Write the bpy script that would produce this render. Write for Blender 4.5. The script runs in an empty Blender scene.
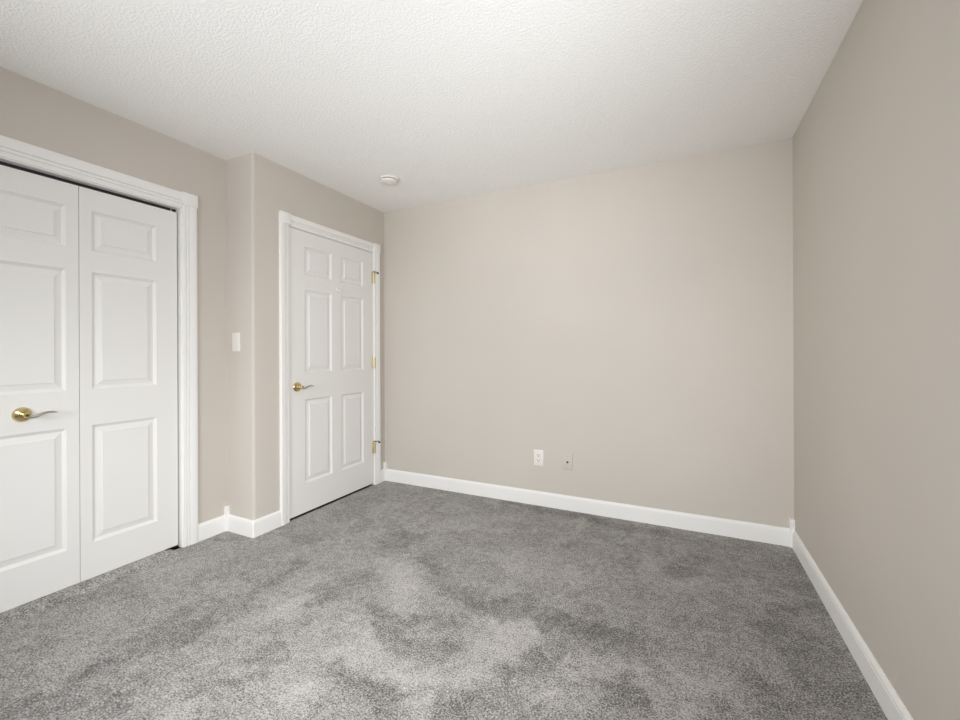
import bpy, bmesh, math, random
import numpy as np
from mathutils import Vector, Matrix, noise

# ------------------------------------------------------------------ camera, world, light, exposure
scene = bpy.context.scene
COL = scene.collection
W, H = 3.045, 2.44            # room width (x), ceiling height (z); back wall is y = 0
A, B = 1.30, 0.261            # length of the projecting door wall, depth of its return
REAR = -4.4                  # wall behind the camera

cam_data = bpy.data.cameras.new('camera')
cam_data.sensor_width = 36.0
cam_data.lens = 418.11 / 960 * 36.0
cam_data.shift_y = (351.16 - 360) / 960
cam_data.clip_start = 0.02
cam = bpy.data.objects.new('camera', cam_data)
COL.objects.link(cam)
cam.matrix_world = (Matrix.Translation((2.4501, -3.0575, 1.173)) @ Matrix.Rotation(0.4512, 4, 'Z')
                    @ Matrix.Rotation(math.pi / 2, 4, 'X') @ Matrix.Rotation(-0.004, 4, 'Z'))
scene.camera = cam

world = bpy.data.worlds.new('daylight')
scene.world = world
world.use_nodes = True
bg = world.node_tree.nodes['Background']
bg.inputs['Color'].default_value = (0.80, 0.88, 1.0, 1)
bg.inputs['Strength'].default_value = 0.35

scene.view_settings.view_transform = 'Standard'
scene.view_settings.look = 'None'
scene.view_settings.gamma = 1.0
scene.view_settings.use_curve_mapping = False
scene.view_settings.exposure = 0.0
scene.cycles.max_bounces = 16
scene.cycles.diffuse_bounces = 12
scene.cycles.use_denoising = True

WIN_X0, WIN_X1, WIN_Z0, WIN_Z1 = 0.55, 2.35, 0.55, 2.10


def area_light(name, loc, direction, sx, sy, power, color, spread=180):
    d = bpy.data.lights.new(name, 'AREA')
    d.shape = 'RECTANGLE'
    d.size, d.size_y = sx, sy
    d.energy = power
    d.color = color
    d.spread = math.radians(spread)
    o = bpy.data.objects.new(name, d)
    COL.objects.link(o)
    o.location = loc
    o.rotation_euler = Vector(direction).to_track_quat('-Z', 'Z').to_euler()
    return o


WCX, WCZ = (WIN_X0 + WIN_X1) / 2, (WIN_Z0 + WIN_Z1) / 2
SIDE_Y0, SIDE_Y1, SIDE_Z0, SIDE_Z1 = -3.15, -2.05, 0.75, 2.05      # unseen added window in the right wall, beside the viewer
FILL_TINT = (0.96, 0.978, 1.0)  # cool tint of the added fill lights


def aim(az, el):
    a, e = math.radians(az), math.radians(el)
    return (math.sin(a) * math.cos(e), math.cos(a) * math.cos(e), math.sin(e))


# fill lights added just inside the unseen windows; upward ones imitate a bounced flash
for nm, az, el, watts, spread in (('rear_fill_down', 10, -15, 17.5, 90), ('rear_fill_level', 10, 0, 5.5, 60), ('rear_fill_down_left', -30, -15, 5.6, 60),
                                  ('rear_fill_up_low', -15, 22, 5.4, 60), ('rear_fill_up', -15, 40, 4.0, 60)):
    area_light(nm, (WCX, REAR + 0.20, WCZ), aim(az, el), 1.5, 0.5, watts, FILL_TINT, spread)
area_light('side_fill_down', (W - 0.17, -2.6, 1.40), aim(-75, -25), 0.6, 0.6, 9.8, FILL_TINT, 90)
area_light('side_fill_level', (W - 0.17, -2.6, 1.40), aim(-40, 0), 0.6, 0.6, 2.0, FILL_TINT, 90)
area_light('side_fill_up', (W - 0.17, -2.6, 1.25), aim(-45, 40), 0.5, 0.5, 5.6, FILL_TINT, 90)


# ------------------------------------------------------------------ materials


def new_mat(name, color, rough=0.6, metal=0.0, spec=0.5):
    m = bpy.data.materials.new(name)
    m.use_nodes = True
    b = m.node_tree.nodes['Principled BSDF']
    b.inputs['Base Color'].default_value = (*color, 1)
    b.inputs['Roughness'].default_value = rough
    b.inputs['Metallic'].default_value = metal
    b.inputs['Specular IOR Level'].default_value = spec
    return m


def node(m, kind, **kw):
    n = m.node_tree.nodes.new(kind)
    for k, v in kw.items():
        if k in n.inputs.keys():
            n.inputs[k].default_value = v
        else:
            setattr(n, k, v)
    return n


def link(m, a, b):
    m.node_tree.links.new(a, b)


def add_bump(m, height_socket, strength, distance):
    bp = node(m, 'ShaderNodeBump')
    bp.inputs['Strength'].default_value = strength
    bp.inputs['Distance'].default_value = distance
    link(m, height_socket, bp.inputs['Height'])
    link(m, bp.outputs['Normal'], m.node_tree.nodes['Principled BSDF'].inputs['Normal'])
    return bp


def coords(m, scale=(1, 1, 1)):
    tc = node(m, 'ShaderNodeTexCoord')
    mp = node(m, 'ShaderNodeMapping')
    mp.inputs['Scale'].default_value = scale
    link(m, tc.outputs['Object'], mp.inputs['Vector'])
    return mp.outputs['Vector']


def paint(name, color, bump=0.15, scale=160, rough=0.7, var=0.02):
    """rolled wall paint: faint stipple and a barely visible unevenness of tone"""
    m = new_mat(name, color, rough, spec=0.25)
    v = coords(m)
    n1 = node(m, 'ShaderNodeTexNoise', Scale=scale, Detail=3.0)
    link(m, v, n1.inputs['Vector'])
    add_bump(m, n1.outputs['Fac'], bump, 0.002)
    n2 = node(m, 'ShaderNodeTexNoise', Scale=1.3, Detail=2.0)
    link(m, v, n2.inputs['Vector'])
    r = node(m, 'ShaderNodeValToRGB')
    r.color_ramp.elements[0].position = 0.3
    r.color_ramp.elements[1].position = 0.7
    r.color_ramp.elements[0].color = (*[c * (1 - var) for c in color], 1)
    r.color_ramp.elements[1].color = (*[min(1, c * (1 + var)) for c in color], 1)
    link(m, n2.outputs['Fac'], r.inputs['Fac'])
    link(m, r.outputs['Color'], m.node_tree.nodes['Principled BSDF'].inputs['Base Color'])
    return m


M_WALL = paint('beige_wall_paint', (0.595, 0.551, 0.497))
M_TRIM = paint('white_trim_paint', (0.86, 0.853, 0.835), 0.04, 120, 0.42, 0.006)
M_PLASTIC = new_mat('white_plastic', (0.80, 0.77, 0.725), 0.4)
M_ALMOND = new_mat('painted_cover_plate', (0.59, 0.545, 0.49), 0.5)
M_DARK = new_mat('dark_plastic', (0.012, 0.011, 0.010), 0.5)
M_SLOT = new_mat('socket_slot', (0.06, 0.05, 0.045), 0.6)
M_SHADE = new_mat('detector_gap', (0.10, 0.095, 0.09), 0.6)
M_GAP_DARK = new_mat('gap_dark_steel', (0.02, 0.02, 0.02), 0.6, 0.2)  # metal painted near-black as shade in the gap above the closet doors
M_GLASS = bpy.data.materials.new('window_glass')
M_GLASS.use_nodes = True
_nt = M_GLASS.node_tree
_nt.nodes.clear()
_o = _nt.nodes.new('ShaderNodeOutputMaterial')
_mx = _nt.nodes.new('ShaderNodeMixShader')
_t = _nt.nodes.new('ShaderNodeBsdfTransparent')
_g = _nt.nodes.new('ShaderNodeBsdfGlossy')
_g.inputs['Roughness'].default_value = 0.02
_mx.inputs[0].default_value = 0.06
_nt.links.new(_t.outputs[0], _mx.inputs[1])
_nt.links.new(_g.outputs[0], _mx.inputs[2])
_nt.links.new(_mx.outputs[0], _o.inputs[0])

# brass, slightly mottled
M_BRASS = new_mat('polished_brass', (0.68, 0.55, 0.30), 0.16, 1.0)
_v = coords(M_BRASS)
_n = node(M_BRASS, 'ShaderNodeTexNoise', Scale=90.0, Detail=2.0)
link(M_BRASS, _v, _n.inputs['Vector'])
add_bump(M_BRASS, _n.outputs['Fac'], 0.05, 0.001)
M_NICKEL = new_mat('worn_lever_metal', (0.52, 0.49, 0.42), 0.28, 1.0)

M_HINGE = new_mat('pale_brass', (0.76, 0.68, 0.47), 0.32, 1.0)
M_BRONZE = new_mat('dark_bronze', (0.10, 0.075, 0.045), 0.35, 0.9)

# moulded door skin: the trim paint with a faint stretched wood grain
M_DOOR = new_mat('white_door_paint', (0.80, 0.792, 0.77), 0.45, spec=0.35)
_v = coords(M_DOOR, (1, 60, 3.0))
_n = node(M_DOOR, 'ShaderNodeTexNoise', Scale=3.0, Detail=5.0, Distortion=0.6)
link(M_DOOR, _v, _n.inputs['Vector'])
add_bump(M_DOOR, _n.outputs['Fac'], 0.10, 0.002)

# ceiling: knock-down / orange peel texture
M_CEIL = new_mat('textured_ceiling_paint', (0.91, 0.905, 0.89), 0.8, spec=0.2)
_v = coords(M_CEIL)
_n1 = node(M_CEIL, 'ShaderNodeTexNoise', Scale=98.0, Detail=3.0, Roughness=0.55, Distortion=0.2)
link(M_CEIL, _v, _n1.inputs['Vector'])
_r = node(M_CEIL, 'ShaderNodeMapRange')
_r.inputs['From Min'].default_value = 0.42
_r.inputs['From Max'].default_value = 0.60
link(M_CEIL, _n1.outputs['Fac'], _r.inputs['Value'])
add_bump(M_CEIL, _r.outputs['Result'], 0.34, 0.004)

# carpet: cut pile; pile_lay holds the brush marks, their shading painted as lighter / darker tufts
M_CARPET = new_mat('grey_cut_pile_carpet', (0.3, 0.3, 0.29), 0.95, spec=0.1)
_bs = M_CARPET.node_tree.nodes['Principled BSDF']
_bs.inputs['Sheen Weight'].default_value = 0.15
_bs.inputs['Sheen Roughness'].default_value = 0.5
_v = coords(M_CARPET)
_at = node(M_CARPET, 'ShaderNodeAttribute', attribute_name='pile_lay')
_nf = node(M_CARPET, 'ShaderNodeTexNoise', Scale=150.0, Detail=3.0, Roughness=0.85)
link(M_CARPET, _v, _nf.inputs['Vector'])
_nm = node(M_CARPET, 'ShaderNodeTexNoise', Scale=32.0, Detail=5.0, Roughness=0.65)
link(M_CARPET, _v, _nm.inputs['Vector'])
_a1 = node(M_CARPET, 'ShaderNodeMath', operation='MULTIPLY_ADD')
link(M_CARPET, _nf.outputs['Fac'], _a1.inputs[0])
_a1.inputs[1].default_value = 4.2
_a1.inputs[2].default_value = -2.1
_a2 = node(M_CARPET, 'ShaderNodeMath', operation='MULTIPLY_ADD')
link(M_CARPET, _nm.outputs['Fac'], _a2.inputs[0])
_a2.inputs[1].default_value = 1.0
_a2.inputs[2].default_value = -0.5
_a3 = node(M_CARPET, 'ShaderNodeMath', operation='ADD')
link(M_CARPET, _a1.outputs[0], _a3.inputs[0])
link(M_CARPET, _a2.outputs[0], _a3.inputs[1])
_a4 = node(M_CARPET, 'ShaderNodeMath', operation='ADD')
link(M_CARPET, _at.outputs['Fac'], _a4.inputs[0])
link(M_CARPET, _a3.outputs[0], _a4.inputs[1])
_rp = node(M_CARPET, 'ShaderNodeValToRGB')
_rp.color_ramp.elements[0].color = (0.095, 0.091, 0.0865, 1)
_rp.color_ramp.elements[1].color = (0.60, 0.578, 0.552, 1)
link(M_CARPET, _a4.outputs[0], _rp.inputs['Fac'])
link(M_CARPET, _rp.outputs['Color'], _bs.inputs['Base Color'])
add_bump(M_CARPET, _nf.outputs['Fac'], 0.6, 0.008)

# ------------------------------------------------------------------ mesh helpers


def obj(name, bm, mat, parent=None, smooth=None):
    me = bpy.data.meshes.new(name)
    bmesh.ops.recalc_face_normals(bm, faces=bm.faces[:])
    bm.to_mesh(me)
    bm.free()
    me.materials.append(mat)
    o = bpy.data.objects.new(name, me)
    COL.objects.link(o)
    if parent:
        o.parent = parent
        o.matrix_parent_inverse = parent.matrix_world.inverted()
    if smooth is not None:
        me.polygons.foreach_set('use_smooth', [True] * len(me.polygons))
        me.set_sharp_from_angle(angle=math.radians(smooth))
    return o


def tag(o, label, cat, kind=None, group=None):
    o['label'] = label
    o['category'] = cat
    if kind:
        o['kind'] = kind
    if group:
        o['group'] = group
    return o


def empty(name, loc, label, cat, kind=None):
    o = bpy.data.objects.new(name, None)
    COL.objects.link(o)
    o.location = loc
    o.matrix_world = Matrix.Translation(loc)
    o.empty_display_size = 0.05
    return tag(o, label, cat, kind)


def add_box(bm, lo, hi, bevel=0.0, seg=2):
    r = bmesh.ops.create_cube(bm, size=1.0)
    c = [(a + b) / 2 for a, b in zip(lo, hi)]
    s = [b - a for a, b in zip(lo, hi)]
    for v in r['verts']:
        v.co = Vector((c[i] + v.co[i] * s[i] for i in range(3)))
    if bevel:
        es = list({e for v in r['verts'] for e in v.link_edges})
        bmesh.ops.bevel(bm, geom=es, offset=bevel, segments=seg, affect='EDGES', profile=0.5)


def box(*args, **kw):
    bm = bmesh.new()
    add_box(bm, *args, **kw)
    return bm


def add_prism(bm, pts, fn, t0, t1):
    """extrude the closed 2D outline pts from t0 to t1; fn(a, b, t) -> world point"""
    n = len(pts)
    v0 = [bm.verts.new(fn(a, b, t0)) for a, b in pts]
    v1 = [bm.verts.new(fn(a, b, t1)) for a, b in pts]
    for i in range(n):
        bm.faces.new((v0[i], v0[(i + 1) % n], v1[(i + 1) % n], v1[i]))
    bm.faces.new(v0)
    bm.faces.new(v1[::-1])


def prism(pts, fn, t0, t1):
    bm = bmesh.new()
    add_prism(bm, pts, fn, t0, t1)
    return bm


def add_lathe(bm, prof, origin, axis, seg=32):
    """revolve (radius, height) pairs about an axis through origin"""
    q = Vector(axis).to_track_quat('Z', 'Y')
    rings = []
    for r, h in prof:
        if r < 1e-6:
            rings.append([bm.verts.new(Vector(origin) + q @ Vector((0, 0, h)))])
        else:
            rings.append([bm.verts.new(Vector(origin) + q @ Vector((r * math.cos(2 * math.pi * k / seg),
                          r * math.sin(2 * math.pi * k / seg), h))) for k in range(seg)])
    for a, b in zip(rings, rings[1:]):
        for k in range(seg):
            k2 = (k + 1) % seg
            if len(a) == 1 and len(b) == 1:
                continue
            if len(a) == 1:
                bm.faces.new((a[0], b[k], b[k2]))
            elif len(b) == 1:
                bm.faces.new((a[k], a[k2], b[0]))
            else:
                bm.faces.new((a[k], a[k2], b[k2], b[k]))


def add_sweep(bm, path, radii, seg=12):
    """tube along path with per-point (ra, rb) ellipse radii; rb is along world z-ish"""
    pts = [Vector(p) for p in path]
    rings = []
    for i, p in enumerate(pts):
        d = (pts[min(i + 1, len(pts) - 1)] - pts[max(i - 1, 0)]).normalized()
        up = Vector((0, 0, 1)) if abs(d.z) < 0.9 else Vector((0, 1, 0))
        s = d.cross(up).normalized()
        u = s.cross(d).normalized()
        ra, rb = radii[i]
        rings.append([bm.verts.new(p + s * ra * math.cos(2 * math.pi * k / seg) + u * rb * math.sin(2 * math.pi * k / seg))
                      for k in range(seg)])
    for a, b in zip(rings, rings[1:]):
        for k in range(seg):
            bm.faces.new((a[k], a[(k + 1) % seg], b[(k + 1) % seg], b[k]))
    bm.faces.new(rings[0])
    bm.faces.new(rings[-1][::-1])


S = 'structure'
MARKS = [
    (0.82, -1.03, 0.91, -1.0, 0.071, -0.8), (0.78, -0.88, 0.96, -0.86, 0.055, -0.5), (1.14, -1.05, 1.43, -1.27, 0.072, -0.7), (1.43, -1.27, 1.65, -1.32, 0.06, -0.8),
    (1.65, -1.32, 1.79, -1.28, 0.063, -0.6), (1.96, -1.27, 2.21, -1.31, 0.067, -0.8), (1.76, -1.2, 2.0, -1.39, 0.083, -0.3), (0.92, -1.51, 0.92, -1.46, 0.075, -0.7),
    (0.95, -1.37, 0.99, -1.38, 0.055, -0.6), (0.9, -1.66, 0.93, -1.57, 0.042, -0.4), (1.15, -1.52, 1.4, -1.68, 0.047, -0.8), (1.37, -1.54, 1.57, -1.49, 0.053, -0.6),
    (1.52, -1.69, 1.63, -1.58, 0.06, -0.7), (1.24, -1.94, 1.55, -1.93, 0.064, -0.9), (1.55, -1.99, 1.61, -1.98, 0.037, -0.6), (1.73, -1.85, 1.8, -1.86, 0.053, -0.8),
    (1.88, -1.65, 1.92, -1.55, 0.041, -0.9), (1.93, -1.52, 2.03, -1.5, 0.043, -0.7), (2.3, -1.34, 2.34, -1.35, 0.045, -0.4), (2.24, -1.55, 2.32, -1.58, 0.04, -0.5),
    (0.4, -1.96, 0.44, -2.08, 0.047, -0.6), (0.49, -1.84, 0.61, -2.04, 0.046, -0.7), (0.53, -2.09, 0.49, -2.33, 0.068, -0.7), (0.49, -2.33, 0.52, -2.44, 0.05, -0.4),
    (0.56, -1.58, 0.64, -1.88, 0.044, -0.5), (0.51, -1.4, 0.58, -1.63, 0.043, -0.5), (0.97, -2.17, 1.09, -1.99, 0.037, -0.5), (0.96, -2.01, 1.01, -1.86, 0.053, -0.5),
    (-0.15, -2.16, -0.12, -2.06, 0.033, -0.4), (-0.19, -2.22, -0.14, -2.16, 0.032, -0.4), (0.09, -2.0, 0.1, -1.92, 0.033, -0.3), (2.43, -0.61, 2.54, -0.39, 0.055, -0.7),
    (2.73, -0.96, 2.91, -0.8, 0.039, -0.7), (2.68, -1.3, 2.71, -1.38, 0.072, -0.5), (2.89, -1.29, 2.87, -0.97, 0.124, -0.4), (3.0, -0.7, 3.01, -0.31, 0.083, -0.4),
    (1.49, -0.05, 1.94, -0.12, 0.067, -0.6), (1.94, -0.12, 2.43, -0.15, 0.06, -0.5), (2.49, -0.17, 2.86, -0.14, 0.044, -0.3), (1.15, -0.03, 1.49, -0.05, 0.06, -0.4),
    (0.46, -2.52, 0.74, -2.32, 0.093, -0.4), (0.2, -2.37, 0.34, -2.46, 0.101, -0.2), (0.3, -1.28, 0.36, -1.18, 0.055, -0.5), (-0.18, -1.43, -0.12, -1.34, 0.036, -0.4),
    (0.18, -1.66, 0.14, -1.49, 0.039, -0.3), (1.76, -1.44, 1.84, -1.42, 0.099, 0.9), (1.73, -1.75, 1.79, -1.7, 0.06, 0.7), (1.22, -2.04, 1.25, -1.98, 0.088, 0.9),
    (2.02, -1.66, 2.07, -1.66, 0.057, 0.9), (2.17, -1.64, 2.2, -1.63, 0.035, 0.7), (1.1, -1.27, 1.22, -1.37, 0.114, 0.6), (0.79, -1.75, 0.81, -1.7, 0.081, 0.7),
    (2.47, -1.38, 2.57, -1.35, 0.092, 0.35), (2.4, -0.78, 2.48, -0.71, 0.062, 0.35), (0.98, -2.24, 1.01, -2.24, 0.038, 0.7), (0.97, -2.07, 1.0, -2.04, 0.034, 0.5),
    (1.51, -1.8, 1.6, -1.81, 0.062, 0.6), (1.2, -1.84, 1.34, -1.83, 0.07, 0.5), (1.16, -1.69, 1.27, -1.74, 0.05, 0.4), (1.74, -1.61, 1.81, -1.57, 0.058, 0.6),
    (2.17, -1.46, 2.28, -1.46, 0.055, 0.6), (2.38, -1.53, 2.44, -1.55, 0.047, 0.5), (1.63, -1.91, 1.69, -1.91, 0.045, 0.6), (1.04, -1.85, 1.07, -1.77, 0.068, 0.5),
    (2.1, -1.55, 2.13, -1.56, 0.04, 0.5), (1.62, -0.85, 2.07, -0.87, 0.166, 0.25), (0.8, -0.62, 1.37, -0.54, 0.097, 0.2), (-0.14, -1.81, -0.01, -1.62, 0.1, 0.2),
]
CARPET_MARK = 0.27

# ------------------------------------------------------------------ floor (carpet) and ceiling
step = 0.0125
X0, X1, Y0, Y1 = -0.305, W + 0.002, REAR - 0.002, 0.002
nx, ny = int(round((X1 - X0) / step)), int(round((Y1 - Y0) / step))
gx, gy = np.linspace(X0, X1, nx + 1), np.linspace(Y0, Y1, ny + 1)
GX, GY = np.meshgrid(gx, gy)
_rng = np.random.default_rng(7)


def value_noise(x, y, scale, seed):
    t = np.random.default_rng(seed).random((256, 256))
    u, v = x * scale + 50.3, y * scale + 71.7
    i, j = np.floor(u).astype(int), np.floor(v).astype(int)
    fu, fv = u - i, v - j
    fu, fv = fu * fu * (3 - 2 * fu), fv * fv * (3 - 2 * fv)
    g = lambda a, b: t[a % 256, b % 256]
    return (g(i, j) * (1 - fu) + g(i + 1, j) * fu) * (1 - fv) + (g(i, j + 1) * (1 - fu) + g(i + 1, j + 1) * fu) * fv


def fractal(x, y, scale, seed, octs=4):
    s, a, tot = 0, 1.0, 0
    for k in range(octs):
        s = s + a * (value_noise(x, y, scale * 2 ** k, seed + k) - 0.5)
        tot += a
        a *= 0.6
    return s / tot


# domain warp gives the brushed marks ragged edges
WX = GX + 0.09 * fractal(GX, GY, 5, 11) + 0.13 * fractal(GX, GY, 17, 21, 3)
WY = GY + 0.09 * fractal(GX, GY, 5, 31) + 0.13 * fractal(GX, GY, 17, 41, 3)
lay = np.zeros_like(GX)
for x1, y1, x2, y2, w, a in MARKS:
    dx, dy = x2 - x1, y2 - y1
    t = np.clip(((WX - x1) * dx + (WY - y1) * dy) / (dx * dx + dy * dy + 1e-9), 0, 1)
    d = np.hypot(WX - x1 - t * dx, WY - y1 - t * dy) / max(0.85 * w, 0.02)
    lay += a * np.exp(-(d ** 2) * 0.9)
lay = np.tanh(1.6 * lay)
centre_lift = np.exp(-(((GX - 1.35) / 0.75) ** 2 + ((GY + 1.75) / 0.75) ** 2))  # carpet colour lifted around the middle of the floor
lay = 0.42 + CARPET_MARK * lay + 0.10 * centre_lift + 0.12 * fractal(WX, WY, 3.2, 51) + 0.40 * fractal(WX, WY, 14, 61, 3)
pile_h = 0.0035 * fractal(GX, GY, 25, 71) + 0.002 * (lay - 0.45)
ramp01 = lambda t: np.clip(t, 0, 1) ** 2 * (3 - 2 * np.clip(t, 0, 1))
pile_h += 0.0165 * ramp01((-0.17 - GX) / 0.09) * ramp01((-1.615 - GY) / 0.03)      # carpet swells where it is tucked under the closet doors
verts = np.stack([GX, GY, pile_h], -1).reshape(-1, 3)
idx = np.arange((nx + 1) * (ny + 1)).reshape(ny + 1, nx + 1)
quads = np.stack([idx[:-1, :-1], idx[:-1, 1:], idx[1:, 1:], idx[1:, :-1]], -1).reshape(-1, 4)
cen = verts[quads].mean(1)
quads = quads[~((cen[:, 0] < -0.004) & (cen[:, 1] > -A + 0.03))]      # the carpet stops under the room door
cen = verts[quads].mean(1)
quads = quads[~((cen[:, 0] < -0.268) & (cen[:, 1] > -1.66))]           # and is cut back at the closet door's pivot
me = bpy.data.meshes.new('floor')
me.from_pydata(verts.tolist(), [], quads.tolist())
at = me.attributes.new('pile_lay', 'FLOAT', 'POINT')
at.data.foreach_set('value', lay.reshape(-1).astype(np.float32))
me.polygons.foreach_set('use_smooth', [True] * len(me.polygons))
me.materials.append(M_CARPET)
floor = bpy.data.objects.new('floor', me)
COL.objects.link(floor)
tag(floor, 'grey cut pile carpet covering the whole floor, mottled with lighter and darker brush marks', 'carpet', S)

tag(obj('ceiling', box((-1.1, REAR - 0.1, H), (W + 0.1, 0.1, H + 0.1)), M_CEIL),
    'white ceiling with a fine orange peel texture', 'ceiling', S)
tag(obj('floor_gap_shade', box((-1.1, REAR - 0.1, -0.12), (W + 0.1, 0.1, -0.012)), M_DARK),  # near-black colour stands in for shade in the door gaps
    'near-black sheet painted as the shade in the gaps under the doors', 'floor', S)

# ------------------------------------------------------------------ walls
tag(obj('wall_back', box((-1.1, 0, -0.02), (W, 0.1, H)), M_WALL),
    'beige far wall with the two cover plates low down', 'wall', S)
bm = bmesh.new()
add_box(bm, (W, REAR - 0.1, -0.02), (W + 0.1, SIDE_Y0, H))
add_box(bm, (W, SIDE_Y1, -0.02), (W + 0.1, 0.1, H))
add_box(bm, (W, SIDE_Y0, -0.02), (W + 0.1, SIDE_Y1, SIDE_Z0))
add_box(bm, (W, SIDE_Y0, SIDE_Z1), (W + 0.1, SIDE_Y1, H))
tag(obj('wall_right', bm, M_WALL),
    'plain beige wall along the right side of the room', 'wall', S)

# room door opening and closet opening
D_Y0, D_Y1, D_Z = -1.034, -0.153, 2.044      # opening between the jambs of the room door
C_Y0, C_Y1, C_Z = -2.508, -1.580, 2.036      # the same for the closet
JT = 0.02                                    # jamb thickness

bm = bmesh.new()
r = 0.018
corner = [(-r + r * math.cos(a), -A + r - r * math.sin(a)) for a in [math.pi / 2 * k / 6 for k in range(7)]]
# L shaped footprint: stub of the door wall, rounded drywall corner, return wall
foot = [(0.0, D_Y0 - JT)] + corner + [(-B - 0.1, -A), (-B - 0.1, -A + 0.11), (-0.11, -A + 0.11), (-0.11, D_Y0 - JT)]
add_prism(bm, foot, lambda a, b, t: (a, b, t), -0.02, H)
add_box(bm, (-0.11, D_Y0 - JT, D_Z + JT + 0.01), (0, D_Y1 + JT, H))
add_box(bm, (-0.11, D_Y1 + JT, -0.02), (0, 0, H))
tag(obj('wall_left', bm, M_WALL, smooth=35),
    'beige projecting wall that holds the room door, with a rounded outer corner', 'wall', S)
bm = bmesh.new()
add_box(bm, (-B - 0.1, C_Y1 + JT, -0.02), (-B, -A, H))
add_box(bm, (-B - 0.1, C_Y0 - JT, C_Z + JT + 0.01), (-B, C_Y1 + JT, H))
add_box(bm, (-B - 0.1, REAR, -0.02), (-B, C_Y0 - JT, H))
tag(obj('wall_closet', bm, M_WALL), 'beige recessed wall around the closet doors', 'wall', S)
bm = bmesh.new()
add_box(bm, (-1.1, REAR, -0.02), (-1.0, 0, H))
add_box(bm, (-1.0, -A + 0.02, -0.02), (-0.37, -A + 0.09, H))
tag(obj('wall_closet_interior', bm, M_WALL), 'wall hidden behind the closed closet and room doors', 'wall', S)
bm = bmesh.new()
add_box(bm, (-1.1, REAR - 0.1, -0.02), (WIN_X0, REAR, H))
add_box(bm, (WIN_X1, REAR - 0.1, -0.02), (W, REAR, H))
add_box(bm, (WIN_X0, REAR - 0.1, -0.02), (WIN_X1, REAR, WIN_Z0))
add_box(bm, (WIN_X0, REAR - 0.1, WIN_Z1), (WIN_X1, REAR, H))
tag(obj('wall_front', bm, M_WALL), 'beige wall with the added window behind the viewer', 'wall', S)

# unseen windows added for the fill lights: one behind, one in the right wall


def make_window(name, label, a0, a1, z0, z1, fn):
    """fn(a, d, z) -> point; a runs along the wall, d outwards from its inner face"""
    t = empty(name, fn((a0 + a1) / 2, 0, z0), label, 'window', S)
    f = 0.05

    def bx(bm, a, b, d0, d1, c, e):
        p, q = fn(a, d0, c), fn(b, d1, e)
        add_box(bm, [min(u, v) for u, v in zip(p, q)], [max(u, v) for u, v in zip(p, q)])
    bm = bmesh.new()
    bx(bm, a0, a0 + f, 0.02, 0.08, z0, z1)
    bx(bm, a1 - f, a1, 0.02, 0.08, z0, z1)
    bx(bm, a0 + f, a1 - f, 0.02, 0.08, z0, z0 + f)
    bx(bm, a0 + f, a1 - f, 0.02, 0.08, z1 - f, z1)
    zm = (z0 + z1) / 2
    bx(bm, a0 + f, a1 - f, 0.025, 0.075, zm - 0.02, zm + 0.02)
    obj('window_frame', bm, M_TRIM, t)
    for c, e in ((z0 + f, zm - 0.02), (zm + 0.02, z1 - f)):
        bm = bmesh.new()
        bx(bm, a0 + f, a1 - f, 0.048, 0.052, c, e)
        obj('window_pane', bm, M_GLASS, t)


make_window('added_window_1', 'white double hung window, unseen and added for the light, in the wall behind the viewer', WIN_X0, WIN_X1, WIN_Z0, WIN_Z1, lambda a, d, z: (a, REAR - d, z))
make_window('added_window_2', 'white double hung window, unseen and added for the light, in the right wall beside the viewer', SIDE_Y0, SIDE_Y1, SIDE_Z0, SIDE_Z1, lambda a, d, z: (W + d, a, z))

# ------------------------------------------------------------------ baseboards and their corner blocks
BH, BT = 0.106, 0.014
BASE = [(0, 0), (BT, 0), (BT, 0.080), (0.0115, 0.079), (0.0125, 0.088), (0.0115, 0.094), (0.007, 0.102), (0.004, BH), (0, BH)]
BK = 0.024
run_y = lambda x0, s: (lambda a, b, t: (x0 + s * a, t, b))     # runs along y, stands off the wall x = x0
run_x = lambda y0, s: (lambda a, b, t: (t, y0 + s * a, b))
tag(obj('baseboard_back', prism(BASE, run_x(0, -1), BK, W - BK), M_TRIM, smooth=30),
    'white baseboard along the foot of the far wall', 'baseboard', S)
tag(obj('baseboard_right', prism(BASE, run_y(W, -1), REAR, -BK), M_TRIM, smooth=30),
    'white baseboard along the foot of the right wall', 'baseboard', S)
tag(obj('baseboard_closet', prism(BASE, run_y(-B, 1), C_Y1 + 0.087, -A - BK), M_TRIM, smooth=30),
    'short white baseboard between the closet casing and the inner corner', 'baseboard', S)
tag(obj('baseboard_closet', prism(BASE, run_y(-B, 1), REAR, C_Y0 - 0.087), M_TRIM, smooth=30),
    'white baseboard along the closet wall, nearer than the closet doors', 'baseboard', S)
# return and door wall: one mitred run round the outer corner
bm = bmesh.new()
rows = []
for a, b in BASE:
    ax = max(a, 0.0)
    rows.append([bm.verts.new((-B + BK, -A - ax, b)),
                 bm.verts.new((ax - 0.006, -A - ax, b)), bm.verts.new((ax, -A - ax + 0.006, b)),
                 bm.verts.new((ax, D_Y0 - 0.074, b))])
for p, q in zip(rows, rows[1:] + rows[:1]):
    for k in range(3):
        bm.faces.new((p[k], p[k + 1], q[k + 1], q[k]))
bm.faces.new([x[0] for x in rows])
bm.faces.new([x[-1] for x in rows][::-1])
tag(obj('baseboard_left', bm, M_TRIM, smooth=30),
    'white baseboard wrapping the outer corner between the inner corner and the room door', 'baseboard', S)
tag(obj('baseboard_door', prism(BASE, run_y(0, 1), D_Y1 + 0.074, -BK), M_TRIM, smooth=30),
    'tiny white baseboard piece between the room door casing and the far corner', 'baseboard', S)


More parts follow.
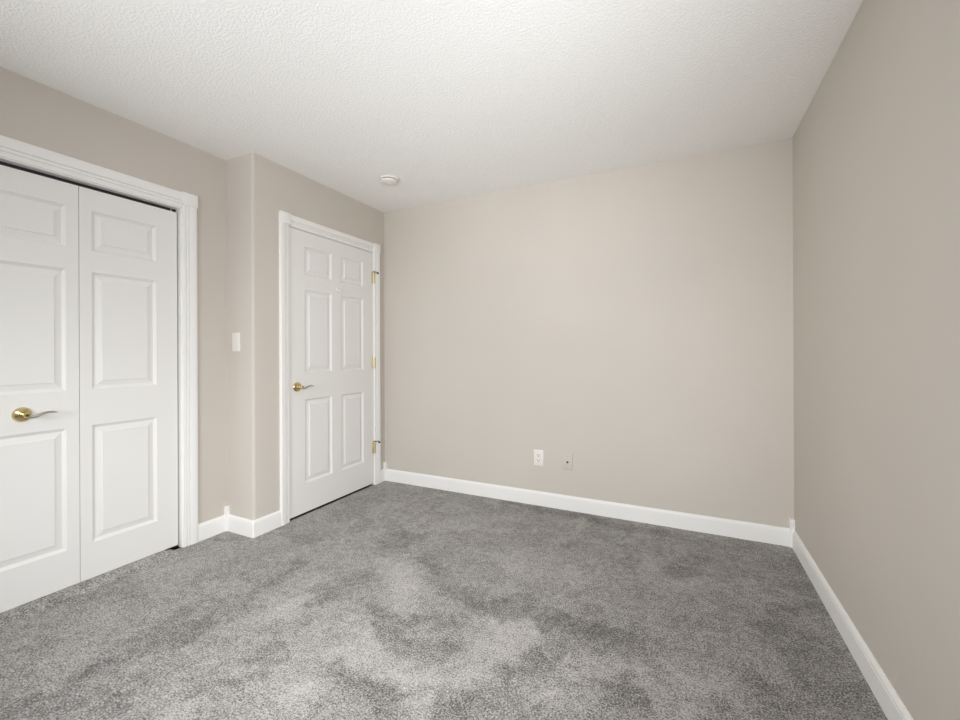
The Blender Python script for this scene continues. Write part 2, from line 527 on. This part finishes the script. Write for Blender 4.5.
def corner_block(name, x, y, sx, sy, label, up=0.0):
    bm = bmesh.new()
    x0, x1 = sorted((x, x + sx * BK))
    y0, y1 = sorted((y, y + sy * BK))
    add_box(bm, (x0, y0, 0), (x1, y1, 0.135 + up), 0.0015, 1)
    e = 0.003
    add_box(bm, (x0 - (e if sx < 0 else 0), y0 - (e if sy < 0 else 0), 0.135 + up),
            (x1 + (e if sx > 0 else 0), y1 + (e if sy > 0 else 0), 0.143 + up), 0.0015, 1)
    add_box(bm, (x0, y0, 0.143 + up), (x1, y1, 0.154 + up), 0.0015, 1)
    add_box(bm, (x0 - (e if sx < 0 else 0), y0 - (e if sy < 0 else 0), 0.154 + up),
            (x1 + (e if sx > 0 else 0), y1 + (e if sy > 0 else 0), 0.163 + up), 0.002, 2)
    return tag(obj(name, bm, M_TRIM, smooth=30), label, 'corner block', S)


corner_block('trim_1', -B, -A, 1, -1, 'white corner block in the inner corner between closet and light switch')
corner_block('trim_2', 0, 0, 1, -1, 'white corner block in the far left corner beside the room door', 0.006)
corner_block('trim_3', W, 0, -1, -1, 'white corner block in the far right corner of the room', 0.006)

# ------------------------------------------------------------------ door casings
CASE = [(0, 0), (0, 0.009), (0.002, 0.011), (0.016, 0.012), (0.0175, 0.006), (0.0205, 0.006), (0.022, 0.013), (0.030, 0.014),
        (0.0315, 0.007), (0.0345, 0.007), (0.037, 0.016), (0.056, 0.018), (0.071, 0.018), (0.076, 0.015), (0.077, 0.010), (0.077, 0)]


def casing(name, label, wx, y0, y1, z, jd, blk_in, head_z, block_z, wide):
    """flat wall at x = wx facing +x; opening y0..y1 up to z; jd = jamb depth; wide = casing width"""
    t = empty(name, (wx, (y0 + y1) / 2, 0), label, 'door frame', S)
    rev = 0.004
    k = wide / 0.077
    cs = [(a * k, b) for a, b in CASE]
    obj('side_casing', prism(cs, lambda a, b, s: (wx + b, y0 - rev - a, s), 0, block_z), M_TRIM, t, 30)
    obj('side_casing', prism(cs, lambda a, b, s: (wx + b, y1 + rev + a, s), 0, block_z), M_TRIM, t, 30)
    ya, yb = y0 - rev - wide - 0.002, y1 + rev + wide + 0.002
    bw = wide + 0.002 + blk_in
    bh = 0.077
    kh = (block_z + bh - 0.003 - head_z) / 0.077
    hs = [(a * kh, b) for a, b in CASE]
    obj('head_casing', prism(hs, lambda a, b, s: (wx + b, s, head_z + a), ya + bw, yb - bw), M_TRIM, t, 30)
    for s0, s1 in ((ya, ya + bw), (yb - bw, yb)):
        obj('corner_block', box((wx, s0, block_z), (wx + 0.022, s1, block_z + bh), bevel=0.002, seg=2), M_TRIM, t, 30)
    bm = bmesh.new()
    add_box(bm, (wx - jd, y0 - JT, 0), (wx + 0.0005, y0, z))
    add_box(bm, (wx - jd, y1, 0), (wx + 0.0005, y1 + JT, z))
    add_box(bm, (wx - jd, y0 - JT, z), (wx + 0.0005, y1 + JT, z + JT + 0.01))
    obj('jamb', bm, M_TRIM, t)
    return t


CW, DW = 0.083, 0.070
cl_frame = casing('trim_4', 'white moulded casing with square corner blocks around the closet doors', -B, C_Y0, C_Y1, C_Z, 0.1, 0.004, 2.041, 2.060, CW)
rm_frame = casing('trim_5', 'white moulded casing with square corner blocks around the room door', 0, D_Y0, D_Y1, D_Z, 0.11, 0.010, 2.047, 2.050, DW)
bm = bmesh.new()
add_box(bm, (-0.055, D_Y0, 0), (-0.042, D_Y0 + 0.012, D_Z))
add_box(bm, (-0.055, D_Y1 - 0.012, 0), (-0.042, D_Y1, D_Z))
add_box(bm, (-0.055, D_Y0 + 0.012, D_Z - 0.012), (-0.042, D_Y1 - 0.012, D_Z))
obj('door_stop', bm, M_TRIM, rm_frame)
bm = bmesh.new()
add_box(bm, (-B - 0.075, C_Y0 + 0.01, C_Z - 0.018), (-B - 0.045, C_Y1 - 0.003, C_Z - 0.001))
obj('track', bm, M_GAP_DARK, cl_frame)

# ------------------------------------------------------------------ panel doors


def panel_slab(xf, thick, y0, y1, z0, z1, panels):
    """door slab facing +x with moulded raised panels (ya, yb, za, zb) in its face"""
    bm = bmesh.new()
    ys = sorted({y0, y1} | {p[0] for p in panels} | {p[1] for p in panels})
    zs = sorted({z0, z1} | {p[2] for p in panels} | {p[3] for p in panels})

    def quad(pts):
        bm.faces.new([bm.verts.new(p) for p in pts])
    for ya, yb in zip(ys, ys[1:]):
        for za, zb in zip(zs, zs[1:]):
            cy, cz = (ya + yb) / 2, (za + zb) / 2
            if any(p[0] < cy < p[1] and p[2] < cz < p[3] for p in panels):
                continue
            quad([(xf, ya, za), (xf, yb, za), (xf, yb, zb), (xf, ya, zb)])
    prof = [(0, 0), (0.0012, -0.0030), (0.0105, -0.0090), (0.013, -0.0108), (0.0165, -0.0108), (0.019, -0.0102), (0.0415, -0.0052), (0.0425, -0.0020), (0.044, -0.0014)]
    for ya, yb, za, zb in panels:
        ring = lambda i, d: [(xf + d, ya + i, za + i), (xf + d, yb - i, za + i), (xf + d, yb - i, zb - i), (xf + d, ya + i, zb - i)]
        for (i0, d0), (i1, d1) in zip(prof, prof[1:]):
            p, q = ring(i0, d0), ring(i1, d1)
            for k in range(4):
                quad([p[k], p[(k + 1) % 4], q[(k + 1) % 4], q[k]])
        quad(ring(*prof[-1]))
    xb = xf - thick
    quad([(xb, y0, z0), (xb, y0, z1), (xb, y1, z1), (xb, y1, z0)])
    for (ya, za), (yb, zb), axis in (((y0, z0), (y1, z0), 1), ((y0, z1), (y1, z1), 1)):
        sub = ys
        for a, b in zip(sub, sub[1:]):
            quad([(xf, a, za), (xb, a, za), (xb, b, za), (xf, b, za)])
    for yy in (y0, y1):
        for a, b in zip(zs, zs[1:]):
            quad([(xf, yy, a), (xf, yy, b), (xb, yy, b), (xb, yy, a)])
    bmesh.ops.remove_doubles(bm, verts=bm.verts[:], dist=1e-5)
    return bm


def lever_set(parent, x, y, z, scale_rose, reach):
    """brass rosette with a wave lever pointing towards +y, on a face at x"""
    bm = bmesh.new()
    R = scale_rose
    add_lathe(bm, [(0, 0), (R, 0), (R, 0.003), (R * 0.97, 0.0055), (R * 0.86, 0.009), (R * 0.84, 0.0105), (R * 0.70, 0.0120), (R * 0.45, 0.0145),
                   (R * 0.40, 0.020), (0, 0.020)], (x, y, z), (1, 0, 0), 40)
    rose = obj('handle_rosette', bm, M_BRASS, parent, 30)
    rose['label'] = 'round brass rosette'
    bm = bmesh.new()
    add_lathe(bm, [(0, 0.018), (0.0115, 0.018), (0.0100, 0.030), (0.0105, 0.040), (0.0120, 0.048), (0.0120, 0.055), (0.010, 0.058), (0, 0.0585)],
              (x, y, z), (1, 0, 0), 24)
    obj('handle_neck', bm, M_BRASS, parent, 40)
    bm = bmesh.new()
    add_lathe(bm, [(0, 0.0583), (0.0055, 0.0583), (0.0050, 0.0600), (0, 0.0600)], (x, y, z), (1, 0, 0), 16)
    bt = obj('lock_button', bm, M_BRONZE, parent, 40)
    bt['label'] = 'dark button at the centre of the handle'
    bm = bmesh.new()
    path, rad = [], []
    for k in range(25):
        u = k / 24
        dz = -0.005 - 0.004 * math.sin(math.pi * min(u / 0.45, 1)) + 0.011 * (1 - math.cos(math.pi * min(max(u - 0.18, 0) / 0.55, 1))) / 2 - 0.006 * max(0, (u - 0.73) / 0.27) ** 2
        path.append((x + 0.048 + 0.004 * math.sin(math.pi * u), y + 0.004 + reach * u, z + dz))
        tip = 1.0 - 0.5 * max(0, (u - 0.85) / 0.15) ** 2
        rad.append(((0.0075 - 0.0025 * u) * tip, (0.0075 - 0.0040 * u) * tip))
    add_sweep(bm, path, rad, 14)
    lv = obj('lever', bm, M_NICKEL, parent, 60)
    lv['label'] = 'wavy brass lever pointing right'
    return rose


# closet: two hinged leaves that together make one six panel door
closet = empty('door_1', (-B - 0.04, (C_Y0 + C_Y1) / 2, 0.018), 'white panelled closet doors with a brass lever on the left leaf, closed', 'closet door', S)
XF = -B - 0.020
YS = -2.0435
ROWS = [(0.199, 0.801), (0.985, 1.587), (1.696, 1.902)]
right_leaf = obj('door_leaf', panel_slab(XF, 0.035, YS + 0.0012, -1.5905, 0.018, 2.012, [(-1.994, -1.700, a, b) for a, b in ROWS]), M_DOOR, closet)
left_leaf = obj('door_leaf', panel_slab(XF, 0.035, -2.4975, YS - 0.0012, 0.018, 2.012, [(-2.387, -2.093, a, b) for a, b in ROWS]), M_DOOR, closet)
lever_set(left_leaf, XF, -2.247, 0.890, 0.034, 0.101)
bm = bmesh.new()
add_lathe(bm, [(0, 0), (0.004, 0), (0.004, 0.026), (0, 0.026)], (XF - 0.018, -1.612, 2.008), (0, 0, 1), 12)
obj('pivot_pin', bm, M_NICKEL, right_leaf, 40)
bm = bmesh.new()
add_box(bm, (XF - 0.026, -1.6300, 0.0045), (XF - 0.010, -1.5800, 0.0065))
add_lathe(bm, [(0, 0), (0.004, 0), (0.004, 0.016), (0, 0.016)], (XF - 0.018, -1.606, 0.006), (0, 0, 1), 12)
obj('floor_pivot', bm, M_GAP_DARK, right_leaf, 40)

# room door
room_door = empty('door_2', (-0.02, D_Y1, 0.015), 'white six panel room door with brass lever and brass hinges, closed', 'door', S)
DX = -0.002
L0, L1 = -1.0300, -0.1555
cols = [(-0.893, -0.636), (-0.537, -0.281)]
rows_ = [(0.226, 0.830), (1.020, 1.622), (1.728, 1.934)]
slab = obj('door_slab', panel_slab(DX, 0.035, L0, L1, 0.016, D_Z - 0.004, [(c0, c1, a, b) for c0, c1 in cols for a, b in rows_]), M_DOOR, room_door)
lever_set(slab, DX, -0.9645, 0.925, 0.034, 0.101)
obj('latch_plate', box((DX - 0.030, L0 - 0.0014, 0.895), (DX - 0.0005, L0 + 0.0005, 0.955)), M_BRASS, slab)
for i, (za, zb) in enumerate(((1.772, 1.872), (1.026, 1.122), (0.278, 0.380))):
    bm = bmesh.new()
    yk, xk = -0.1525, 0.0085
    n = 5
    for k in range(n):
        h0, h1 = za + (zb - za) * k / n, za + (zb - za) * (k + 1) / n
        add_lathe(bm, [(0, h0 + 0.0004), (0.0062, h0 + 0.0004), (0.0065, h0 + 0.0012), (0.0065, h1 - 0.0012), (0.0062, h1 - 0.0004), (0, h1 - 0.0004)], (xk, yk, 0), (0, 0, 1), 16)
    add_box(bm, (0.0, yk - 0.022, za), (0.0040, yk - 0.002, zb), 0.0008, 1)
    add_box(bm, (0.004, yk + 0.002, za), (0.0125, yk + 0.014, zb), 0.0008, 1)
    hg = obj('hinge', bm, M_HINGE, room_door, 40)
    hg['label'] = ['upper brass hinge with a stop arm', 'middle brass hinge', 'lower brass hinge with a stop arm'][i]
    bm = bmesh.new()
    add_lathe(bm, [(0, zb), (0.0075, zb), (0.0075, zb + 0.004), (0.004, zb + 0.008), (0, zb + 0.008)], (xk, yk, 0), (0, 0, 1), 16)
    obj('hinge_pin', bm, M_HINGE if i == 1 else M_BRONZE, hg, 40)
    if i != 1:
        bm = bmesh.new()
        add_lathe(bm, [(0, zb + 0.0005), (0.010, zb + 0.0005), (0.010, zb + 0.0035), (0, zb + 0.0035)], (xk, yk, 0), (0, 0, 1), 16)
        ln = 0.030 if i == 0 else 0.042
        dzz = -0.004 if i == 0 else -0.010
        add_sweep(bm, [(xk, yk, zb + 0.002), (xk + 0.012, yk + ln * 0.5, zb + 0.002), (xk + 0.016, yk + ln * 0.8, zb + 0.001), (xk + 0.016, yk + ln, zb + dzz)], [(0.003, 0.003)] * 4, 10)
        add_lathe(bm, [(0, 0), (0.007, 0), (0.008, 0.004), (0.007, 0.010), (0, 0.011)], (xk + 0.016, yk + ln - 0.002, zb + dzz), (0.2, 1, -0.3), 14)
        sp = obj('hinge_stop', bm, M_DARK if i else M_BRONZE, hg, 40)
        sp['label'] = 'dark door stop arm on the hinge pin' if i else 'bronze door stop arm on the hinge pin'
# small white hook high on the centre stile
bm = bmesh.new()
add_box(bm, (DX, -0.590, 1.648), (DX + 0.003, -0.572, 1.684), 0.001, 1)
add_sweep(bm, [(DX + 0.002, -0.581, 1.674), (DX + 0.006, -0.581, 1.656), (DX + 0.014, -0.581, 1.644), (DX + 0.024, -0.581, 1.644), (DX + 0.030, -0.581, 1.654)],
          [(0.005, 0.004)] * 5, 12)
bmesh.ops.create_icosphere(bm, subdivisions=2, radius=0.0115, matrix=Matrix.Translation((DX + 0.030, -0.581, 1.654)))
hk = obj('coat_hook', bm, M_PLASTIC, slab, 40)
hk['label'] = 'small white hook on the centre stile'

# ------------------------------------------------------------------ cover plates


def screw(bm, p, ax, r=0.003):
    add_lathe(bm, [(0, 0), (r, 0), (r * 0.8, 0.001), (0, 0.0012)], p, ax, 14)


def plate_bm(w, h, t):
    """cover plate in the x-z plane facing -y, bevelled rim"""
    bm = bmesh.new()
    add_box(bm, (-w / 2, -t, -h / 2), (w / 2, 0, h / 2), 0.0022, 3)
    return bm


def at_wall(o, loc):
    o.location = loc
    return o


# duplex outlet
ox, oz = 1.4625, 0.3605
outlet = empty('wall_outlet', (ox, 0, oz), 'white duplex power outlet on the far wall, left of the beige cable plate', 'outlet')
def shifted(bm, v):
    bmesh.ops.translate(bm, verts=bm.verts[:], vec=v)
    return bm
obj('cover_plate', shifted(plate_bm(0.078, 0.122, 0.006), (ox, 0, oz)), M_PLASTIC, outlet, 40)
for s in (1, -1):
    bm = bmesh.new()
    zc = oz + s * 0.0195
    pts = [(0.0165 * math.cos(a), max(-0.0135, min(0.0135, 0.0172 * math.sin(a)))) for a in [2 * math.pi * k / 32 for k in range(32)]]
    add_prism(bm, pts, lambda a, b, t: (ox + a, -t, zc + b), 0.005, 0.0085)
    rc = obj('receptacle', bm, M_PLASTIC, outlet, 30)
    bm = bmesh.new()
    add_box(bm, (ox - 0.0085, -0.0089, zc - 0.001), (ox - 0.0055, -0.006, zc + 0.0085))
    add_box(bm, (ox + 0.0055, -0.0089, zc + 0.0005), (ox + 0.0085, -0.006, zc + 0.0085))
    add_lathe(bm, [(0, 0), (0.0034, 0), (0.0034, 0.0029), (0, 0.0029)], (ox, -0.006, zc - 0.0075), (0, -1, 0), 14)
    sl = obj('slots', bm, M_SLOT, rc)
    sl['label'] = 'dark plug slots'
bm = bmesh.new()
screw(bm, (ox, -0.006, oz), (0, -1, 0))
obj('screw', bm, M_PLASTIC, outlet, 40)

# cable plate, painted with the wall
kx, kz = 1.684, 0.352
cable = empty('cable_outlet', (kx, 0, kz), 'beige cable plate with dark jack on the far wall, right of the white outlet', 'cable outlet')
obj('cover_plate', shifted(plate_bm(0.074, 0.118, 0.006), (kx, 0, kz)), M_ALMOND, cable, 40)
bm = bmesh.new()
add_lathe(bm, [(0, 0.004), (0.0075, 0.004), (0.0075, 0.008), (0.005, 0.0085), (0.005, 0.014), (0, 0.014)], (kx, 0, kz), (0, -1, 0), 18)
jk = obj('jack', bm, M_DARK, cable, 40)
jk['label'] = 'dark coaxial jack'
for s in (1, -1):
    bm = bmesh.new()
    screw(bm, (kx, -0.006, kz + s * 0.042), (0, -1, 0), 0.0036)
    obj('screw', bm, M_NICKEL, cable, 40)

# rocker light switch on the return wall
sx, sz = -0.160, 1.2385
switch = empty('light_switch', (sx, -A, sz), 'white rocker light switch on the narrow wall between closet and room door', 'light switch')
obj('cover_plate', shifted(plate_bm(0.078, 0.122, 0.006), (sx, -A, sz)), M_PLASTIC, switch, 40)
bm = bmesh.new()
prof = [(0.005, -0.033), (0.0065, -0.033), (0.0095, -0.030), (0.0072, 0.0), (0.0062, 0.033), (0.005, 0.033)]
add_prism(bm, prof, lambda a, b, t: (sx + t, -A - a, sz + b), -0.0165, 0.0165)
obj('rocker', bm, M_PLASTIC, switch, 20)
for s in (1, -1):
    bm = bmesh.new()
    screw(bm, (sx, -A - 0.006, sz + s * 0.0485), (0, -1, 0))
    obj('screw', bm, M_PLASTIC, switch, 40)

# ------------------------------------------------------------------ smoke detector
dx, dy = 0.521, -0.580
det = empty('smoke_detector', (dx, dy, H), 'round white smoke detector on the ceiling near the far left corner', 'smoke detector')
bm = bmesh.new()
add_lathe(bm, [(0, 0), (0.070, 0), (0.071, 0.003), (0.070, 0.007), (0.067, 0.009), (0.0, 0.009)], (dx, dy, H), (0, 0, -1), 48)
obj('base_ring', bm, M_PLASTIC, det, 40)
ex, ey = dx - 0.010, dy - 0.004
bm = bmesh.new()
add_lathe(bm, [(0, 0.0088), (0.057, 0.0088), (0.057, 0.014), (0, 0.014)], (ex, ey, H), (0, 0, -1), 48)
g = obj('vent_gap', bm, M_SHADE, det, 40)
g['label'] = 'dark vent slot round the detector'
bm = bmesh.new()
add_lathe(bm, [(0, 0.014), (0.060, 0.014), (0.0605, 0.019), (0.057, 0.026), (0.045, 0.031), (0.028, 0.034), (0, 0.035)], (ex, ey, H), (0, 0, -1), 48)
obj('cover', bm, M_PLASTIC, det, 40)
bm = bmesh.new()
add_lathe(bm, [(0, 0.034), (0.008, 0.0335), (0.008, 0.0365), (0.006, 0.0375), (0, 0.0375)], (ex + 0.012, ey, H), (0, 0, -1), 20)
obj('test_button', bm, M_PLASTIC, det, 40)
